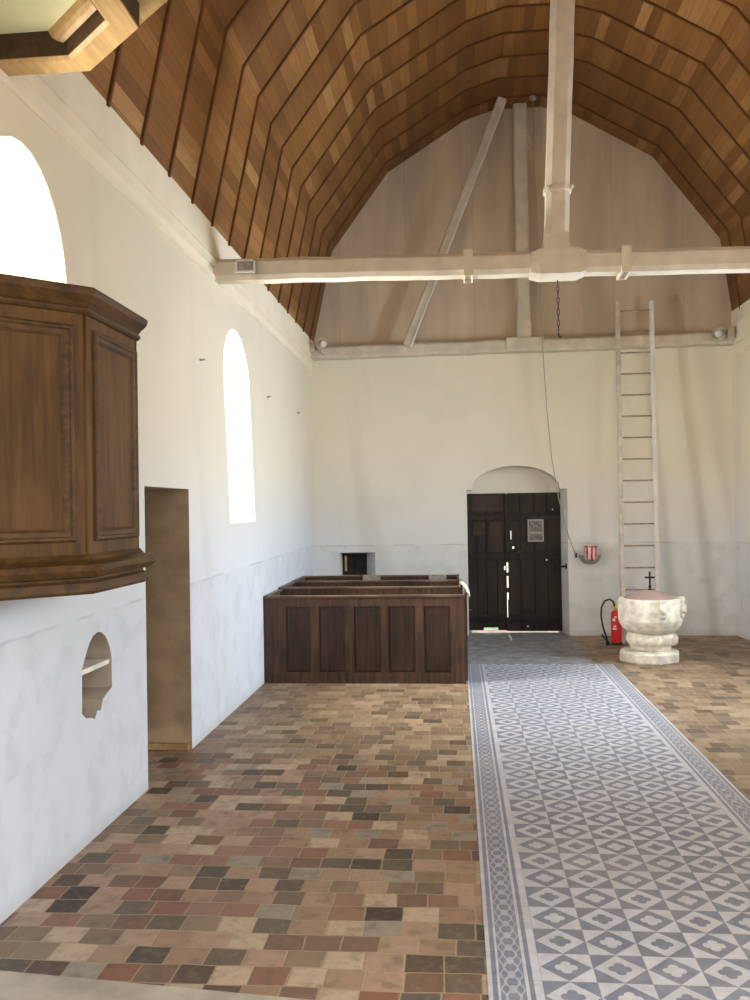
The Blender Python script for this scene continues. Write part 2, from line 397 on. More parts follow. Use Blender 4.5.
# left wall
W1 = (arch(3.83, 0.47, 2.1, 2.80, 3.47), arch(3.78, 0.26, 2.35, 2.85, 3.25))
lean = lambda p: [(y-(z-2.5)*0.13, z) for y, z in p]
W2 = (lean(arch(7.84, 0.465, 1.65, 2.93, 3.39)), lean(arch(7.82, 0.30, 1.80, 2.90, 3.22)))
W0 = (arch(0.9, 0.60, 1.5, 2.80, 3.45), arch(0.9, 0.45, 1.7, 2.80, 3.25))
wl = MB().box(XL-0.65, XL, YF-0.3, YB+0.05, -0.1, 4.3).build('wall_left', M['plaster_left']); tag(wl, kind='structure')
cs = [splay_cutter(*w, XL, XL-0.65, 'x') for w in (W0, W1, W2)]
cs.append(MB().box(XL-0.7, XL+0.05, 5.37, 6.29, -0.004, 1.92).build('cutter', M['reveal']))
niche = [(4.41,0.70),(4.46,0.665),(4.52,0.655),(4.57,0.635),(4.60,0.675),(4.65,0.665),(4.68,0.72),(4.735,0.74),(4.81,0.76),(4.81,0.93)]
niche += [(4.81-0.02*(i/5)-0.17*(i/5)**1.5, 0.93+0.17*math.sin(i/5*PI/2)) for i in range(1, 6)]
niche += [(4.62-0.20*(i/5)**0.75, 1.10-0.17*(i/5)**1.6) for i in range(1, 6)]
niche[-1] = (4.415, 0.93)
cs.append(MB().prism(niche, XL-0.27, XL+0.05).build('cutter', M['reveal']))
cut(wl, cs)
# shade in the doorway and niche painted as darker tan faces
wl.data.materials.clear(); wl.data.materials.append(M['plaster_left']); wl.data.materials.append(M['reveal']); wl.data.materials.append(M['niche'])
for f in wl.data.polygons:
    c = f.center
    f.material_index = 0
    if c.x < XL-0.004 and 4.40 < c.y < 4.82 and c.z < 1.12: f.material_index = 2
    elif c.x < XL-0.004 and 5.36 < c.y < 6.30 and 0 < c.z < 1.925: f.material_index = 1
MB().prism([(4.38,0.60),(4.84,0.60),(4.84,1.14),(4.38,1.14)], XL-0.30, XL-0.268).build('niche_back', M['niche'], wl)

# right wall with two windows out of the frame
wr = MB().box(XR, XR+0.65, YF-0.3, YB+0.05, -0.1, 4.3).build('wall_right', M['plaster_right']); tag(wr, kind='structure')
WR = [(arch(c, 0.62, 1.5, 2.75, 3.40), arch(c, 0.45, 1.7, 2.75, 3.2)) for c in (1.2, 8.2)]
cut(wr, [splay_cutter(*w, XR, XR+0.65, 'x') for w in WR])

# end wall
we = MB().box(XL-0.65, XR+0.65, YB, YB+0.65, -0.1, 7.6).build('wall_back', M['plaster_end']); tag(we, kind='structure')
din = [(0.15,-0.003),(1.50,-0.003),(1.50,1.99),(1.405,1.99)] + [(0.81+0.595*math.cos(PI*i/14), 1.99+0.325*math.sin(PI*i/14)) for i in range(1,14)] + [(0.215,1.99),(0.15,1.99)]
dout = [(0.15,-0.003),(1.44,-0.003),(1.44,1.985),(1.405,1.985)] + [(0.81+0.595*math.cos(PI*i/14), 1.985+0.325*math.sin(PI*i/14)) for i in range(1,14)] + [(0.215,1.985),(0.15,1.985)]
c1 = splay_cutter(din, dout, YB, YB+0.32, 'y')
c2 = MB().box(0.19, 1.40, YB+0.30, YB+0.80, -0.003, 1.92).build('cutter', M['reveal'])
c3 = splay_cutter([(-1.62,0.80),(-1.12,0.80),(-1.12,1.155),(-1.62,1.155)], [(-1.60,0.83),(-1.27,0.83),(-1.27,1.13),(-1.60,1.13)], YB, YB+0.28, 'y')
cut(we, [c1, c2, c3])
# wall behind the camera
wf = MB().box(XL-0.65, XR+0.65, YF-0.3, YF, -0.1, 7.6).build('wall_front', M['plaster_right']); tag(wf, kind='structure')
WF = (arch(0.86, 1.15, 1.4, 3.4, 4.6), arch(0.86, 0.95, 1.6, 3.4, 4.4))
cut(wf, [splay_cutter(*WF, YF, YF-0.3, 'y')])

# windows: leaded panes
def window(n, outer, axis, pos, th_, lbl):
    b = MB().prism(outer, pos-0.006, pos+0.006, axis)
    o = b.build('window_%d' % n, M['glass']); tag(o, lbl, kind='structure')
    c = [p[0] for p in outer]; zz = [p[1] for p in outer]
    lead = MB(); x0, x1, z0, z1 = min(c), max(c), min(zz), max(zz)
    k = int((z1-z0)/0.32)
    for i in range(1, k+1):
        z = z0 + (z1-z0)*i/(k+1)
        (lead.box(pos-0.008, pos+0.008, x0, x1, z-0.006, z+0.006) if axis == 'x' else lead.box(x0, x1, pos-0.008, pos+0.008, z-0.006, z+0.006))
    cx = (x0+x1)/2
    (lead.box(pos-0.008, pos+0.008, cx-0.006, cx+0.006, z0, z1) if axis == 'x' else lead.box(cx-0.006, cx+0.006, pos-0.008, pos+0.008, z0, z1))
    lead.build('glazing_bars', M['steel'], o)
    return o
window(1, W1[1], 'x', XL-0.63, 0, 'bright arched window above the pulpit')
window(2, W2[1], 'x', XL-0.63, 0, 'tall narrow round-headed window in the left wall')
window(3, W0[1], 'x', XL-0.63, 0, None)
window(4, WR[0][1], 'x', XR+0.63, 0, None); window(5, WR[1][1], 'x', XR+0.63, 0, None)
window(6, WF[1], 'y', YF-0.28, 0, None)  # added opening behind the camera for the front fill

# vault
PROF = [(-1.935,4.06),(-1.655,5.34),(-0.865,6.40),(0.20,7.06),(0.62,7.19),(1.24,7.19),(1.66,7.06),(2.71,6.43),(3.565,5.29),(3.735,4.06)]
def vault():
    bm = bmesh.new(); uvl = bm.loops.layers.uv.new('UVMap')
    ys = [YF-0.2 + (YB+0.06-YF+0.2)*i/30 for i in range(31)]
    arc = [0.0]
    for a, b in zip(PROF, PROF[1:]): arc.append(arc[-1]+math.hypot(b[0]-a[0], b[1]-a[1]))
    g = [[bm.verts.new((x, y, z)) for (x, z) in PROF] for y in ys]
    for i in range(30):
        for j in range(len(PROF)-1):
            f = bm.faces.new((g[i][j], g[i][j+1], g[i+1][j+1], g[i+1][j]))
            for l, (a, b) in zip(f.loops, ((i,j),(i,j+1),(i+1,j+1),(i+1,j))): l[uvl].uv = (arc[b], ys[a])
    me = bpy.data.meshes.new('ceiling'); bm.to_mesh(me); bm.free(); me.materials.append(M['vault'])
    o = link(bpy.data.objects.new('ceiling', me)); tag(o, 'brown boarded timber barrel vault', kind='structure'); return o
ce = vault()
def inset(p, d):        # profile moved d into the room
    out = []
    for i, (x, z) in enumerate(p):
        a = p[max(i-1,0)]; b = p[min(i+1,len(p)-1)]
        tx, tz = b[0]-a[0], b[1]-a[1]; l = math.hypot(tx, tz); out.append((x+tz/l*d, z-tx/l*d))
    return out
pin, pout = inset(PROF, 0.018), inset(PROF, -0.004)
bb = MB(); hw = 0.012
for sgn in (0,):
    r = [[(x,-hw,z) for x,z in pout],[(x,-hw,z) for x,z in pin],[(x,hw,z) for x,z in pin],[(x,hw,z) for x,z in pout]]
    bb.loft([[r[k][i] for k in range(4)] for i in range(len(PROF))])
bat = bb.build('batten', M['batten'], ce)
first = True
for k in range(-13, 14):
    y = BAT0 + BATS*k
    if y > YB-0.1 or y < YF+0.1: continue
    o = bat if first else link(bat.copy(), ce); first = False
    o.location.y = y

# cornices
cp = [(-0.03,3.66),(0.008,3.665),(0.022,3.675),(0.022,3.700),(0.006,3.710),(0.010,3.760),(0.040,3.785),(0.044,3.812),(0.014,3.820),(0.014,3.832),(0.030,3.842),(0.040,4.09),(-0.03,4.09)]
MB().sweep([(XL, YB), (XL, YF)], [(-o, z) for o, z in cp]).build('trim_1', M['cornice'])
MB().sweep([(XR, YF), (XR, YB)], [(-o, z) for o, z in cp]).build('trim_2', M['cornice'])
for n, l in (('trim_1', 'white moulded cornice along the left wall under the vault'), ('trim_2', 'white moulded cornice along the right wall under the vault')):
    tag(bpy.data.objects[n], l, kind='structure')

# ------------------------------------------------------------------ doors
d1 = empty('door_1', 'dark brown double door with light showing through its cracks', None, None, 'structure')
DY = YB+0.31
def leaf(x0, x1, zb, gaps):
    n = 4; w = (x1-x0)/n; pl = [(x0, DY)]
    for i in range(1, n):
        x = x0+w*i+random.uniform(-0.01, 0.01); pl += [(x-0.005, DY), (x, DY+0.010), (x+0.005, DY)]
    pl += [(x1, DY), (x1, DY+0.035), (x0, DY+0.035)]
    o = MB().prism(pl, zb, 1.945, 'z').build('door_leaf', M['door'], d1)
    for z in (0.16, 1.02, 1.56):
        MB().box(x0+0.01, x1-0.01, DY-0.024, DY-0.0005, z, z+0.10, bevel=0.004).build('ledge_board', M['iron_oak'], o)
    return o
L = leaf(0.150, 0.690, 0.035, 0); R = leaf(0.712, 1.440, 0.022, 0)
MB().box(0.68, 0.715, DY-0.03, DY-0.002, 0.98, 1.93, bevel=0.004).box(0.672, 0.722, DY-0.03, DY-0.002, 0.03, 0.22, bevel=0.004).box(0.686, 0.716, DY-0.02, DY-0.002, 0.56, 0.63).box(0.689, 0.716, DY-0.02, DY-0.002, 0.79, 0.84).build('cover_strip', M['door'], d1)
MB().box(0.70, 0.712, DY+0.01, DY+0.03, 0.2, 0.46).build('cover_strip', M['door'], d1)
for x0, x1, z in ((0.16, 0.52, 1.60), (0.16, 0.52, 0.24), (1.05, 1.43, 1.60), (1.05, 1.43, 0.24)):
    MB().box(x0, x1, DY-0.032, DY-0.023, z-0.02, z+0.02, bevel=0.003).build('strap_hinge', M['iron'], d1)
MB().box(0.83, 0.93, DY-0.045, DY-0.002, 1.04, 1.16, bevel=0.004).build('lock_case', M['iron'], d1)
MB().tube([(0.86,DY-0.05,1.10),(0.86,DY-0.07,1.05),(0.86,DY-0.05,1.0)], 0.008).build('handle', M['iron'], d1)
MB().prism([(0.42,1.02),(0.60,1.02),(0.64,1.10),(0.62,1.54),(0.46,1.54)], DY-0.02, DY-0.001, 'y').build('patch_board', M['pew_panel'], d1)
MB().box(0.225, 0.655, DY-0.014, DY-0.001, 1.69, 1.915, bevel=0.004).build('patch_board', M['pew_panel'], d1)
MB().box(0.225, 0.40, DY-0.012, DY-0.001, 1.36, 1.55, bevel=0.004).build('patch_board', M['pew_panel'], d1)
no = MB().box(0.985, 1.205, DY-0.030, DY-0.0255, 1.265, 1.575).build('notice', M['grey_paper'])
tag(no, 'grey paper notice pinned to the right leaf of the dark door', 'notice')
for z0, z1 in ((1.405, 1.555), (1.285, 1.375)):
    MB().box(1.003, 1.187, DY-0.0315, DY-0.030, z0, z1).build('printed_picture', M['print'], no)
bo = empty('door_bolt', 'short dark iron bolt fixed in the reveal right of the door', 'bolt')
MB().tube([(1.492,YB+0.10,0.93),(1.40,YB+0.09,0.93)], 0.013).sphere((1.40,YB+0.09,0.93),0.02).build('bolt_shank', M['iron'], bo)
MB().box(1.475,1.492,YB+0.06,YB+0.14,0.90,0.97).build('plate', M['iron'], bo)

for (xa, xb, za, zb_, lf) in ((0.775,0.80,1.17,1.20,R),(0.745,0.765,1.62,1.655,R),(0.172,0.188,1.03,1.10,L),(1.235,1.25,1.00,1.045,R),(0.752,0.762,1.30,1.42,R),(1.33,1.342,1.70,1.715,R),(0.655,0.672,0.875,0.93,L),(0.166,0.18,0.31,0.33,L),(0.965,0.977,0.08,0.095,R)):
    cut(lf, [MB().box(xa,xb,DY-0.1,DY+0.2,za,zb_).build('cutter', M['door'])])
cut(L, [MB().box(0.36,0.56,DY-0.1,DY+0.2,0.0,0.075).build('cutter', M['door'])])
MB().box(XL-0.60, XL-0.02, 6.262, 6.289, 0.0, 0.045).build('jamb_strip', M['board'], None)  # pale strip along the foot of the far jamb
bpy.data.objects['jamb_strip']['kind'] = 'structure'
d2 = empty('door_2', 'plank door at the back of the deep left doorway', None, None, 'structure')
b = MB()
for i in range(5): b.box(XL-0.66, XL-0.615, 5.385+0.18*i, 5.385+0.18*(i+1)-0.003, 0.05, 1.90, bevel=0.003)
b.build('door_leaf', M['door'], d2)
# ground outside
go = MB().box(-14, 16, YB+1.9, 60, -0.30, -0.03).build('ground', M['gravel']); tag(go, kind='structure')
gp = MB().box(-3, 5, YB+0.64, YB+1.9, -0.30, -0.02).build('ground_path', M['gravel']); tag(gp, kind='structure')
gg = MB().box(0.25, 0.66, YB+0.66, YB+1.85, -0.03, -0.005).build('ground_grass', M['grass']); tag(gg, kind='structure')
gs = MB().box(XL-4, XL-0.64, 2, 9, -0.30, -0.02).build('ground_side', M['gravel']); tag(gs, kind='structure')

# ------------------------------------------------------------------ pulpit
pu = empty('pulpit', 'brown oak pulpit with carved-frame panels hanging on the left wall', 'pulpit')
B, Cc, A, D = (-1.451,3.32), (-1.451,3.865), (-1.972,2.799), (-1.972,4.386)
path = [A, B, Cc, D]
MB().sweep(path, [(0,1.50),(0,2.60),(-0.045,2.60),(-0.045,1.50)]).build('pulpit_body', M['pulpit'], pu)
MB().sweep(path, [(-0.06,2.540),(0.012,2.540),(0.020,2.550),(0.020,2.560),(0.012,2.567),(0.022,2.582),(0.046,2.608),(0.052,2.632),(0.046,2.640),(-0.06,2.640)]).build('crown_moulding', M['pulpit_trim'], pu)
MB().sweep(path, [(-0.06,1.428),(0.024,1.434),(0.036,1.446),(0.036,1.478),(0.020,1.490),(0.020,1.498),(0.050,1.504),(0.072,1.530),(0.062,1.552),(0.022,1.570),(0.008,1.590),(-0.05,1.590)]).build('base_moulding', M['pulpit_trim'], pu)
MB().prism([A, B, Cc, D], 1.46, 1.50, 'z').build('pulpit_floor', M['pulpit_trim'], pu)
def facet_panel(p, q, m0, m1, z0, z1):
    p, q = Vector((*p,0)), Vector((*q,0)); d = (q-p).normalized(); n = Vector((d.y,-d.x,0)); l = (q-p).length
    Mx = Matrix(((d.x, n.x, 0, p.x), (d.y, n.y, 0, p.y), (0,0,1,0), (0,0,0,1)))
    a, b_ = m0, l-m1
    def ring(t, off): return [Mx @ Vector(c) for c in ((a+t,off,z0+t),(b_-t,off,z0+t),(b_-t,off,z1-t),(a+t,off,z1-t))]
    pb = MB().loft([ring(0,0.0),ring(0.0,0.003)])
    pn = pb.build('panel', M['pulpit_panel'], pu)
    mo = MB().loft([ring(-0.004,0.0),ring(-0.004,0.012),ring(0.003,0.020),ring(0.012,0.020),ring(0.018,0.014),ring(0.034,0.013),ring(0.046,0.005),ring(0.046,0.0)], cap=False)
    mo.build('panel_moulding', M['pulpit_trim'], pn)
facet_panel(A, B, 0.06, 0.055, 1.645, 2.485)
facet_panel(B, Cc, 0.065, 0.030, 1.645, 2.485)
facet_panel(Cc, D, 0.055, 0.06, 1.645, 2.485)
for c in (B, Cc):      # rounded bead on the corners
    MB().tube([(c[0]-0.004,c[1],1.585),(c[0]-0.004,c[1],2.55)], 0.008, 10).build('corner_bead', M['pulpit'], pu)

# sounding board above it
sd = empty('sounding_board', 'pale oak octagonal sounding board seen from below at top left corner', 'sounding board')
e1y, e3x, c45 = 3.682, -1.241, 0.320
octo = [(XL,e1y),(e3x-c45-0.012,e1y),(e3x,e1y-c45+0.017),(e3x,e1y-c45-0.50),(e3x-0.345,e1y-c45-0.845),(XL,e1y-c45-0.845)]
octo = list(reversed(octo))
Z0 = 3.70
MB().sweep(octo, [(0,Z0),(0.0,Z0+0.035),(-0.012,Z0+0.05),(-0.012,Z0+0.11),(-0.115,Z0+0.11),(-0.115,Z0+0.012),(-0.100,Z0+0.0)]).build('frame', M['board'], sd)
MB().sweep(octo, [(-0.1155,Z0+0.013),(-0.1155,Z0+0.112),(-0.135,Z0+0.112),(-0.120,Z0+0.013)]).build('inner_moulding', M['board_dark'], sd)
MB().sweep(octo[2:5], [(-0.136,Z0+0.060),(-0.136,Z0+0.112),(-0.185,Z0+0.112),(-0.172,Z0+0.085),(-0.155,Z0+0.070)]).build('cove_moulding', M['board'], sd)
MB().prism([(x-0.03*(x>-1.9),y) for x,y in octo], Z0+0.112, Z0+0.135, 'z').build('soffit_panel', M['soffit'], sd)
MB().sweep(octo, [(-0.004,Z0+0.010),(0.004,Z0+0.010),(0.006,Z0+0.10),(-0.004,Z0+0.10)]).build('shade_band', M['board_dark'], sd)  # dark band laid on as the shade of the frame's outer side
MB().sweep(octo, [(-0.03,Z0+0.115),(0.080,Z0+0.115),(0.110,Z0+0.135),(0.115,Z0+0.17),(-0.03,Z0+0.17)]).build('crown', M['board'], sd)

# ------------------------------------------------------------------ roof timbers
def chamfered(p0, p1, hw_, hh, ch, wob=0.006, n=14, up=(0,0,1), flare=None, smooth=False):
    p0, p1 = Vector(p0), Vector(p1); t = (p1-p0).normalized(); u = Vector(up); a = t.cross(u).normalized(); u = a.cross(t)
    rings = []
    for i in range(n+1):
        s = i/n; c = p0.lerp(p1, s) + a*random.uniform(-wob,wob) + u*random.uniform(-wob,wob)
        k = flare(s) if flare else 1.0
        w, h = hw_*k, hh*k
        pts = [(-w+ch,-h),(w-ch,-h),(w,-h+ch),(w,h-ch),(w-ch,h),(-w+ch,h),(-w,h-ch),(-w,-h+ch)]
        rings.append([c + a*x + u*y for x, y in pts])
    return rings

tb = empty('tie_beam', 'white painted chamfered tie beam spanning the nave in front', 'beam', None, 'thing')
def zt(x): return 3.76 - (x+1.9)*0.0285 + 0.0*x
MB().loft(chamfered((XL-0.03,7.10,3.755),(XR+0.03,7.10,3.65),0.10,0.088,0.035,0.004,22)).build('beam', M['whitewood'], tb)
# broad block where the post is tenoned in
bl = MB(); bz = 3.695
bl.loft([[(xx,6.985+e_,bz-h_),(xx,7.215-e_,bz-h_),(xx,7.215-e_,bz+h_),(xx,6.985+e_,bz+h_)] for xx,h_,e_ in ((0.625,0.080,0.01),(0.70,0.100,-0.015),(1.0,0.100,-0.015),(1.065,0.080,0.01))])
bl.build('joint_block', M['whitewood'], tb)
for x in (0.13, 1.37):
    z = 3.755-(x-XL)*0.0186
    MB().sweep([(x-0.026,6.985),(x+0.026,6.985),(x+0.026,7.215),(x-0.026,7.215)], [(0,z-0.108),(0.012,z-0.108),(0.012,z+0.100),(0,z+0.100)], True).build('strap', M['whitewood'], tb)

kp = empty('king_post', 'white chamfered post rising from tie beam to the vault', 'post', None, 'thing')
fl_ = lambda s: 1.08-0.08*min(1, s/0.06) if s < 0.06 else 1.0
MB().loft(chamfered((0.832,7.09,3.80),(0.985,7.09,7.18),0.093,0.093,0.04,0.003,20,(0,1,0),fl_)).build('post', M['whitewood'], kp)
MB().lathe([(0.10,-0.03),(0.118,-0.02),(0.118,0.02),(0.10,0.03)], (0.853,7.09,4.29), 8, False, PI/8).build('collar', M['whitewood'], kp)
MB().sphere((0.785,6.99,4.275),0.028).build('collar_knob', M['whitewood'], kp); MB().sphere((0.955,6.99,4.29),0.020).build('collar_knob', M['whitewood'], kp)
MB().loft([[(0.728,6.985,3.797),(0.938,6.985,3.797),(0.938,7.195,3.797),(0.728,7.195,3.797)],[(0.733,6.99,3.85),(0.933,6.99,3.85),(0.933,7.19,3.85),(0.733,7.19,3.85)],[(0.750,6.997,3.93),(0.928,6.997,3.93),(0.928,7.18,3.93),(0.750,7.18,3.93)]]).build('post_foot', M['whitewood'], kp)

wb = empty('wall_beam', 'white beam lying across the end wall below the gable', 'beam', None, 'thing')
MB().loft(chamfered((XL-0.02,11.838,3.905),(XR+0.02,11.838,3.93),0.105,0.083,0.03,0.006,26)).build('beam', M['whitewood'], wb)
MB().box(0.70,1.20,11.70,11.74,3.83,4.015,bevel=0.015).build('joint_block', M['whitewood'], wb)
wp = empty('wall_post', 'white upright post against the gable wall', 'post', None, 'thing')
MB().loft(chamfered((0.945,11.87,4.02),(0.945,11.87,7.185),0.092,0.075,0.02,0.004,16,(0,1,0))).build('post', M['whitewood'], wp)
MB().prism([(0.85,3.99),(1.04,3.99),(1.04,4.19),(1.025,4.26),(0.865,4.19),(0.85,4.10)], 11.765, 11.80, 'y').build('post_foot', M['whitewood'], wp)
MB().prism([(1.03,6.55),(1.09,6.62),(1.08,6.72),(1.03,6.80)], 11.82, 11.94, 'y').build('peg_block', M['whitewood'], wp)
br = empty('diagonal_brace', 'long white slanting timber leaning against the gable wall', 'brace', None, 'thing')
MB().loft(chamfered((-0.62,11.66,3.93),(0.700,11.60,7.16),0.062,0.05,0.018,0.004,16,(0,1,0))).build('timber', M['whitewood'], br)
b = MB(); b.loft(chamfered((-0.575,11.60,3.90),(0.730,11.545,7.09),0.012,0.012,0.003,0.002,12,(0,1,0)))
b.build('lit_edge', M['ladder_white'], br)  # white strip stands in for the timber's lit narrow face

# small fittings up there
fd = empty('floodlight', 'small square grey floodlight fixed to left end of tie beam', 'lamp')
MB().box(-1.755,-1.60,6.955,6.998,3.70,3.80,bevel=0.006).build('housing', M['steel'], fd)
MB().box(-1.735,-1.62,6.948,6.956,3.717,3.785).build('glass_plate', M['stone_grey'], fd)
MB().sweep([(-1.755,6.955),(-1.60,6.955),(-1.60,6.94),(-1.755,6.94)],[(0,3.70),(0.004,3.70),(0.004,3.712),(0,3.712)],True).box(-1.76,-1.595,6.93,6.956,3.696,3.708).box(-1.76,-1.595,6.94,6.956,3.79,3.802).box(-1.762,-1.745,6.94,6.956,3.70,3.80).box(-1.61,-1.595,6.94,6.956,3.70,3.80).build('frame', M['white'], fd)
def spot(x, y, z, sx, lbl):
    e = empty('spotlight', lbl, 'lamp', 'spotlights at the ends of the wall beam')
    MB().lathe([(0.02,-0.10),(0.06,-0.08),(0.085,0.0),(0.085,0.015),(0.078,0.0),(0.05,-0.07)], (0,0,0), 18).build('lamp_shade', M['whitewood'], e)
    MB().sphere((0,0,-0.01),0.055).build('bulb', M['white'], e)
    MB().tube([(0,0,-0.09),(0.0,0.02,-0.14),(0.0,0.06,-0.16)],0.014).build('bracket', M['steel'], e)
    e.location = (x,y,z); e.rotation_euler = (math.radians(70), 0, sx*math.radians(35)); return e
spot(-1.745, 11.56, 3.985, 1, 'grey spotlight at left end of the wall beam')
spot(3.41, 11.56, 3.945, -1, 'spotlight with bright bulb at right end of the wall beam')
for nm, x, lbl in (('junction_box', -1.915, 'grey lump-like junction box at the left end of wall beam'), ('junction_box', 3.585, 'dark grey junction box at the right end of wall beam')):
    e = empty(nm, lbl, 'junction box', 'junction boxes on the wall beam')
    MB().box(x-0.045,x+0.05,11.62,11.71,3.90,4.02,bevel=0.02).build('box_body', M['whitewood'], e)
    MB().tube([(x+0.05,11.65,3.94),(x+0.10,11.63,3.90),(x+0.16,11.66,3.86)] if x < 0 else [(x-0.05,11.65,3.94),(x-0.08,11.64,3.93)],0.012).build('cable', M['stone_grey'], e)
ch = empty('hanging_chain', 'short dark chain hanging under the tie beam joint', 'chain')
b = MB()
for i in range(9):
    z = 3.545-0.046*i
    pts = [(0.845+0.009*math.cos(a)*(1 if i%2 else 0), 7.09+0.009*math.cos(a)*(0 if i%2 else 1), z+0.026*math.sin(a)) for a in [2*PI*k/10 for k in range(11)]]
    b.tube(pts, 0.0035, 5, False)
b.build('links', M['iron'], ch)
MB().tube([(0.845,7.09,3.145),(0.845,7.09,3.12),(0.857,7.09,3.105),(0.866,7.09,3.12)],0.006,6).build('hook', M['iron'], ch)
rp = tag(MB().tube([(1.10,11.60,7.15),(1.11,11.62,6.4),(1.135,11.64,5.4),(1.16,11.655,4.5),(1.185,11.66,3.7),(1.225,11.70,3.0),(1.28,11.76,2.4),(1.37,11.82,1.85),(1.50,11.88,1.35),(1.60,11.93,1.08)],0.0065,6).build('bell_rope', M['rope']), 'thin bell rope dropping from the vault to the wall right of door', 'rope')
cl = tag(MB().box(1.588,1.612,11.92,11.949,1.055,1.09,bevel=0.006).tube([(1.60,11.93,1.09),(1.60,11.895,1.10),(1.60,11.89,1.12)],0.008,6).build('rope_cleat', M['iron']), 'small iron cleat on the wall holding the bell rope end', 'cleat')
rg = tag(MB().lathe([(0.012,-0.05),(0.045,-0.03),(0.05,0.0),(0.03,0.02)],(1.10,11.60,7.165),14).build('rope_guide', M['stone_grey']), 'small round rope guide in the vault above the gable wall', 'rope guide')

# ------------------------------------------------------------------ ladder
la = empty('ladder', 'tall pale wooden ladder leaning on the end wall behind the font', 'ladder')
l0, l1 = Vector((2.085,11.30,0.0)), Vector((2.155,11.66,4.42)); r0, r1 = Vector((2.525,11.30,0.0)), Vector((2.590,11.66,4.42))
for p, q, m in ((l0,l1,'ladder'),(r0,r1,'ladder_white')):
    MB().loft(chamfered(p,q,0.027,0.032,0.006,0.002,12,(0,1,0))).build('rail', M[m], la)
for i in range(16):
    s = (4.30-0.279*i)/4.42
    MB().tube([l0.lerp(l1,s),r0.lerp(r1,s)],0.0105,8).build('rung', M['rung'], la)

# ------------------------------------------------------------------ font
fo = empty('baptismal_font', 'pale carved stone font with pinkish lid and iron cross', 'font')
FX, FY = 2.155, 10.03
ph = math.radians(12.2-4)
def octring(r, z, n=8, c=(FX,FY), sc=1.0): return [(c[0]+r*math.sin(2*PI*k/n+ph+PI/4*0), c[1]-r*math.cos(2*PI*k/n+ph), z) for k in range(n)]
MB().loft([octring(r,z,8,(FX-0.02,FY)) for r,z in ((0.325,0.0),(0.34,0.02),(0.34,0.105),(0.30,0.125),(0.24,0.13))]).build('base', M['stone'], fo)
MB().loft([octring(r,z) for r,z in ((0.215,0.125),(0.235,0.15),(0.235,0.17),(0.245,0.19),(0.27,0.215),(0.285,0.25),(0.285,0.285),(0.255,0.31),(0.225,0.325))]).build('stem', M['stone'], fo)
MB().loft([octring(r,z) for r,z in ((0.215,0.32),(0.26,0.335),(0.315,0.375),(0.352,0.43),(0.360,0.45),(0.368,0.47),(0.372,0.69),(0.362,0.705),(0.30,0.708))]).build('bowl', M['stone'], fo)
for k in (1, 2, 0):
    a = 2*PI*k/8+ph
    p = (FX+0.362*math.sin(a), FY-0.362*math.cos(a), 0.61)
    MB().loft([[(q[0]+0.055*math.sin(b2)*w2,q[1]-0.055*math.cos(b2)*w2,z2) for b2 in (a-2.3,a-0.7,a+0.7,a+2.3)] for q in ((FX+0.345*math.sin(a),FY-0.345*math.cos(a)),) for z2,w2 in ((0.50,0.5),(0.53,0.9),(0.58,0.75),(0.62,1.0),(0.665,0.8),(0.70,1.05),(0.712,0.9))]).sphere((p[0]+0.012*math.sin(a),p[1]-0.012*math.cos(a),0.60),0.040,(1,1,1.2),10,8).build('carved_head', M['stone'], fo)
for k in (0, 1, 2, 7):
    a = 2*PI*k/8+ph
    MB().sphere((FX+0.262*math.sin(a), FY-0.262*math.cos(a), 0.25), 0.05, (1,1,1.1), 10, 8).build('carved_boss', M['stone'], fo)
li = MB().lathe([(0.285,0.700),(0.290,0.706),(0.285,0.716),(0.21,0.746),(0.11,0.778),(0.03,0.795),(0.0,0.796)],(FX,FY,0),32).build('lid', M['lid'], fo)
MB().box(FX-0.009,FX+0.009,FY-0.009,FY+0.009,0.845,0.985).box(FX-0.042,FX+0.042,FY-0.008,FY+0.008,0.925,0.945).lathe([(0.026,0.795),(0.022,0.805),(0.009,0.815),(0.02,0.83),(0.02,0.838),(0.008,0.85)],(FX,FY,0),12).sphere((FX-0.045,FY,0.935),0.012,(1,1,1),8,6).sphere((FX+0.045,FY,0.935),0.012,(1,1,1),8,6).sphere((FX,FY,0.99),0.012,(1,1,1),8,6).build('cross_finial', M['iron'], li)

# ------------------------------------------------------------------ fire extinguisher
fe = empty('fire_extinguisher', 'red fire extinguisher with black hose standing behind the font', 'fire extinguisher')
ex, ey = 1.985, 11.20
MB().lathe([(0.055,0.0),(0.064,0.008),(0.066,0.02),(0.066,0.37),(0.058,0.405),(0.035,0.428),(0.022,0.435)],(ex,ey,0),24).build('cylinder_body', M['red'], fe)
MB().lathe([(0.067,0.0),(0.068,0.004),(0.068,0.028),(0.0665,0.03)],(ex,ey,0),24).build('foot_ring', M['rubber'], fe)
MB().lathe([(0.026,0.430),(0.026,0.452),(0.04,0.455),(0.045,0.47),(0.03,0.49)],(ex,ey,0),16).box(ex-0.06,ex+0.03,ey-0.012,ey+0.012,0.468,0.486,bevel=0.004).box(ex-0.055,ex+0.03,ey-0.012,ey+0.012,0.495,0.508,bevel=0.004).build('valve', M['yellow'], fe)
hs = [(ex-0.02,ey-0.02,0.475),(ex-0.035,ey-0.03,0.54),(ex-0.085,ey-0.04,0.575),(ex-0.145,ey-0.05,0.555),(ex-0.188,ey-0.06,0.48),(ex-0.196,ey-0.06,0.37),(ex-0.182,ey-0.06,0.26),(ex-0.155,ey-0.06,0.16),(ex-0.135,ey-0.06,0.11)]
ho = MB().tube(hs, 0.0115, 10).build('hose', M['rubber'], fe)
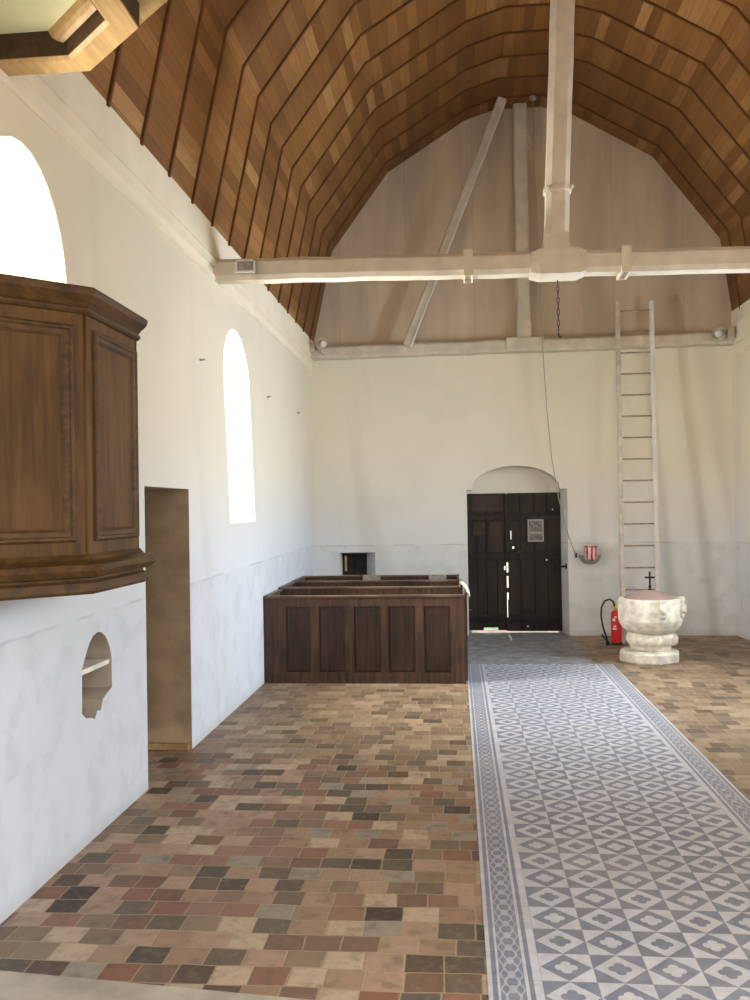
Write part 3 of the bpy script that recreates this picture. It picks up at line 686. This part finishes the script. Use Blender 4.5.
MB().tube([(ex-0.135,ey-0.06,0.115),(ex-0.128,ey-0.06,0.06),(ex-0.115,ey-0.06,0.004)],[0.015,0.018,0.028],10).tube([(ex-0.130,ey-0.06,0.05),(ex-0.165,ey-0.06,0.10),(ex-0.19,ey-0.06,0.14)],0.009,8).build('nozzle', M['rubber'], ho)
def curved(a0,a1,z0,z1):
    rows = [[(ex+0.0672*math.sin(a0+(a1-a0)*i/8), ey-0.0672*math.cos(a0+(a1-a0)*i/8), z) for i in range(9)] for z in (z0,z1)]
    return rows
for a0,a1,z0,z1 in ((-0.9,-0.35,0.30,0.335),(-0.75,-0.2,0.225,0.245),(-0.95,-0.15,0.195,0.215),(-0.5,-0.1,0.345,0.36)):
    MB().loft(curved(a0,a1,z0,z1), False, False).build('paper_label', M['white'], fe)

# ------------------------------------------------------------------ stoup and tin
st = empty('holy_water_stoup', 'grey stone half-bowl stoup set in the wall right of door', 'stoup')
n = 18; c = (1.785, YB)
def half(r, z): return [(c[0]+r*math.cos(PI+PI*k/n), c[1]+0.002+1.35*r*math.sin(PI+PI*k/n), z) for k in range(n+1)]
MB().loft([half(r,z) for r,z in ((0.03,0.965),(0.075,0.975),(0.115,1.005),(0.138,1.045),(0.145,1.085),(0.120,1.085),(0.100,1.05),(0.04,1.035))]).build('bowl', M['stone_grey'], st)
tn = empty('tin', 'red and white striped tin standing in the wall stoup', 'tin')
MB().lathe([(0.080,1.04),(0.083,1.045),(0.083,1.225),(0.080,1.23)],(1.775,11.79,0),28).build('tin_body', M['tin'], tn)
MB().lathe([(0.084,1.222),(0.084,1.236),(0.07,1.239),(0.02,1.240)],(1.775,11.79,0),28).build('tin_lid', M['white'], tn)

# ------------------------------------------------------------------ box pews
H = 0.885; PX0 = XL+0.004
def pew(y0, y1, label, H, last, PX1):
    e = empty('box_pew', label, 'pew', 'box pews in the corner')
    xs = [(-1.738,-1.486),(-1.40,-1.137),(-1.045,-0.773),(-0.698,-0.426),(-0.34,-0.075)]
    pn = MB()
    pn.box(PX0,PX1,y0+0.012,y0+0.04,0.03,H-0.02)
    edges = [PX0]+[v for p in xs for v in p]+[PX1]
    for i in range(0,len(edges),2): pn.box(edges[i],edges[i+1],y0-0.006,y0+0.012,0.11,0.775)
    pn.box(PX0,PX1,y0-0.006,y0+0.012,0.775,H-0.02); pn.box(PX0,PX1,y0-0.008,y0+0.012,0.0,0.11)
    f = pn.build('front_panelling', M['pew'], e)
    for x0,x1 in xs:
        r = lambda t,off: [(x0+t,y0+off,0.11+t),(x1-t,y0+off,0.11+t),(x1-t,y0+off,0.775-t),(x0+t,y0+off,0.775-t)]
        MB().loft([r(0.004,0.0125),r(0.004,0.008),r(0.03,0.004),r(0.034,0.008),r(0.05,0.0085)]).build('raised_panel', M['pew_panel'], f)
    MB().box(PX0,PX1,y0-0.018,y0+0.05,H-0.022,H,bevel=0.006).build('top_rail', M['pew_rail'], e)
    MB().box(PX0+0.05,PX1-0.05,y1-0.36,y1-0.03,0.42,0.45).box(PX0+0.05,PX1-0.05,y1-0.36,y1-0.34,0.05,0.42).build('seat', M['pew'], e)
    MB().box(PX1-0.002,PX1+0.024,y0+0.05,y1-0.02,0.02,H+0.01,bevel=0.004).build('pew_door', M['pew'], e)
    MB().box(PX0,PX0+0.025,y0+0.05,y1-0.02,0.0,H-0.01,bevel=0.004).box(PX0-0.001,PX0+0.055,y0+0.05,y1-0.02,H-0.02,H+0.002,bevel=0.004).build('side_panel', M['pew_rail'], e)
    if last:
        MB().box(PX0,PX1,y1,y1+0.035,0.0,H-0.02).build('back_panel', M['pew'], e)
        MB().box(PX0,PX1,y1-0.02,y1+0.05,H-0.022,H,bevel=0.006).build('top_rail', M['pew_rail'], e)
    return e
pew(8.72, 9.46, 'front box pew with five panels in its dark wooden face', 0.885, False, 0.07)
pew(9.46, 10.22, 'middle dark box pew behind the front one', 0.905, False, 0.035)
pew(10.22, 11.02, 'rearmost dark box pew nearest the end wall recess', 0.91, True, 0.0)
H = 0.91
for x, lbl in ((-1.08,'pale grey card on rear pew rail, below the wall recess'),(-0.245,'pale grey card on rear pew rail, near the right end')):
    o = MB().box(x-0.11,x+0.11,10.985,10.995,H-0.075,H+0.006).build('card', M['stone_grey']); tag(o, lbl, 'card', 'cards on the rear pew')
o = MB().tube([(0.06,9.42,H+0.030),(0.045,9.30,H+0.05),(0.05,9.18,H+0.055),(0.075,9.05,H+0.04),(0.105,8.98,H+0.0),(0.115,8.92,H-0.06)],0.016,8).build('cord', M['rope_white']); tag(o, 'white curled cord hanging over the pew door top', 'cord')

# things in the recesses
sh = tag(MB().box(XL-0.262,XL-0.012,4.418,4.806,0.895,0.922,bevel=0.003).build('niche_shelf', M['shelf']), 'white board shelf across the small arched wall niche', 'shelf')
cb = empty('wall_cupboard', 'dark wooden cupboard set in the end wall recess behind pews', 'cupboard')
MB().box(-1.605,-1.265,YB+0.255,YB+0.28,0.83,1.13).box(-1.60,-1.58,YB+0.20,YB+0.255,0.83,1.13).box(-1.60,-1.265,YB+0.20,YB+0.255,1.105,1.13).build('back_board', M['door'], cb)
MB().box(-1.575,-1.545,YB+0.235,YB+0.254,0.88,1.10).build('light_slit', M['slit_light'], cb)  # bright strip in place of a slit of leaking light
for y, z, lbl in ((6.624,2.936,'tiny dark nail in left wall, before the narrow window'),(9.043,2.954,'tiny dark nail in left wall, just past the narrow window'),(10.79,2.975,'tiny dark nail in left wall, near the end wall')):
    o = MB().tube([(XL-0.005,y,z),(XL+0.035,y,z+0.004)],[0.010,0.008],6).tube([(XL+0.03,y-0.03,z),(XL+0.03,y+0.03,z+0.006)],0.007,6).build('wall_nail', M['rope']); tag(o, lbl, 'nail', 'nails in the left wall')

# ------------------------------------------------------------------ lights
def area(name, loc, rot, sx, sy, power, col, spread=PI):
    l = bpy.data.lights.new(name, 'AREA'); l.shape = 'RECTANGLE'; l.size = sx; l.size_y = sy; l.energy = power; l.color = col; l.spread = spread
    o = link(bpy.data.objects.new(name, l)); o.location = loc; o.rotation_euler = rot; return o
sky, warm = (0.78, 0.89, 1.0), (1.0, 0.90, 0.74)
RX = lambda s: (0, s*PI/2, 0)
TL = lambda s_, d: (0, s_*math.radians(90-d), 0)
area('window_light_1', (XL-0.70,3.78,2.80), TL(-1,8), 1.1, 0.6, 160, warm)
area('window_light_2', (XL-0.70,7.80,2.52), TL(-1,8), 1.4, 0.7, 290, (1.0,0.97,0.92))
area('window_light_3', (XL-0.70,0.9,2.45), TL(-1,20), 1.7, 1.0, 190, warm, 2.2)
area('window_light_4', (XR+0.70,1.2,2.45), TL(1,34), 1.7, 1.0, 105, sky, 1.5)
area('window_light_5', (XR+0.70,8.2,2.45), TL(1,18), 1.7, 1.0, 285, sky, 2.5)
area('window_light_6', (0.86,YF-0.40,3.0), (math.radians(75),0,0), 2.0, 2.8, 165, (1.0,0.95,0.88))  # unseen fill light, added behind the camera
area('door_light', (XL-0.75,5.83,-0.0), RX(-1), 0.14, 0.9, 4, warm)
su = bpy.data.lights.new('sun', 'SUN'); su.energy = 4.0; su.angle = 0.01; su.color = (1.0,0.95,0.85)
so = link(bpy.data.objects.new('sun', su)); so.rotation_euler = (math.radians(-35), 0, 0)
w = bpy.data.worlds.new('World'); S.world = w; w.use_nodes = True
bg = w.node_tree.nodes['Background']; bg.inputs[0].default_value = (0.90,0.96,1.0,1); bg.inputs[1].default_value = 1.6

# ------------------------------------------------------------------ camera
cam = bpy.data.cameras.new('camera'); co = link(bpy.data.objects.new('camera', cam)); S.camera = co
cam.sensor_fit = 'VERTICAL'; cam.sensor_height = 36.0; cam.lens = 870.0*36.0/1000.0; cam.clip_start = 0.05; cam.clip_end = 200
yaw, pitch, roll = math.radians(5.310244), math.radians(0.607939), math.radians(0.9)
fw = Vector((-math.sin(yaw)*math.cos(pitch), math.cos(yaw)*math.cos(pitch), math.sin(pitch)))
rt0 = Vector((math.cos(yaw), math.sin(yaw), 0)); up0 = rt0.cross(fw)
rt = rt0*math.cos(roll) - up0*math.sin(roll); up = up0*math.cos(roll) + rt0*math.sin(roll)
m = Matrix((rt, up, -fw)).transposed().to_4x4(); m.translation = (0, 0, 1.75)
co.matrix_world = m
S.view_settings.view_transform = 'Standard'
S.view_settings.look = 'None'
S.view_settings.exposure = 0.07
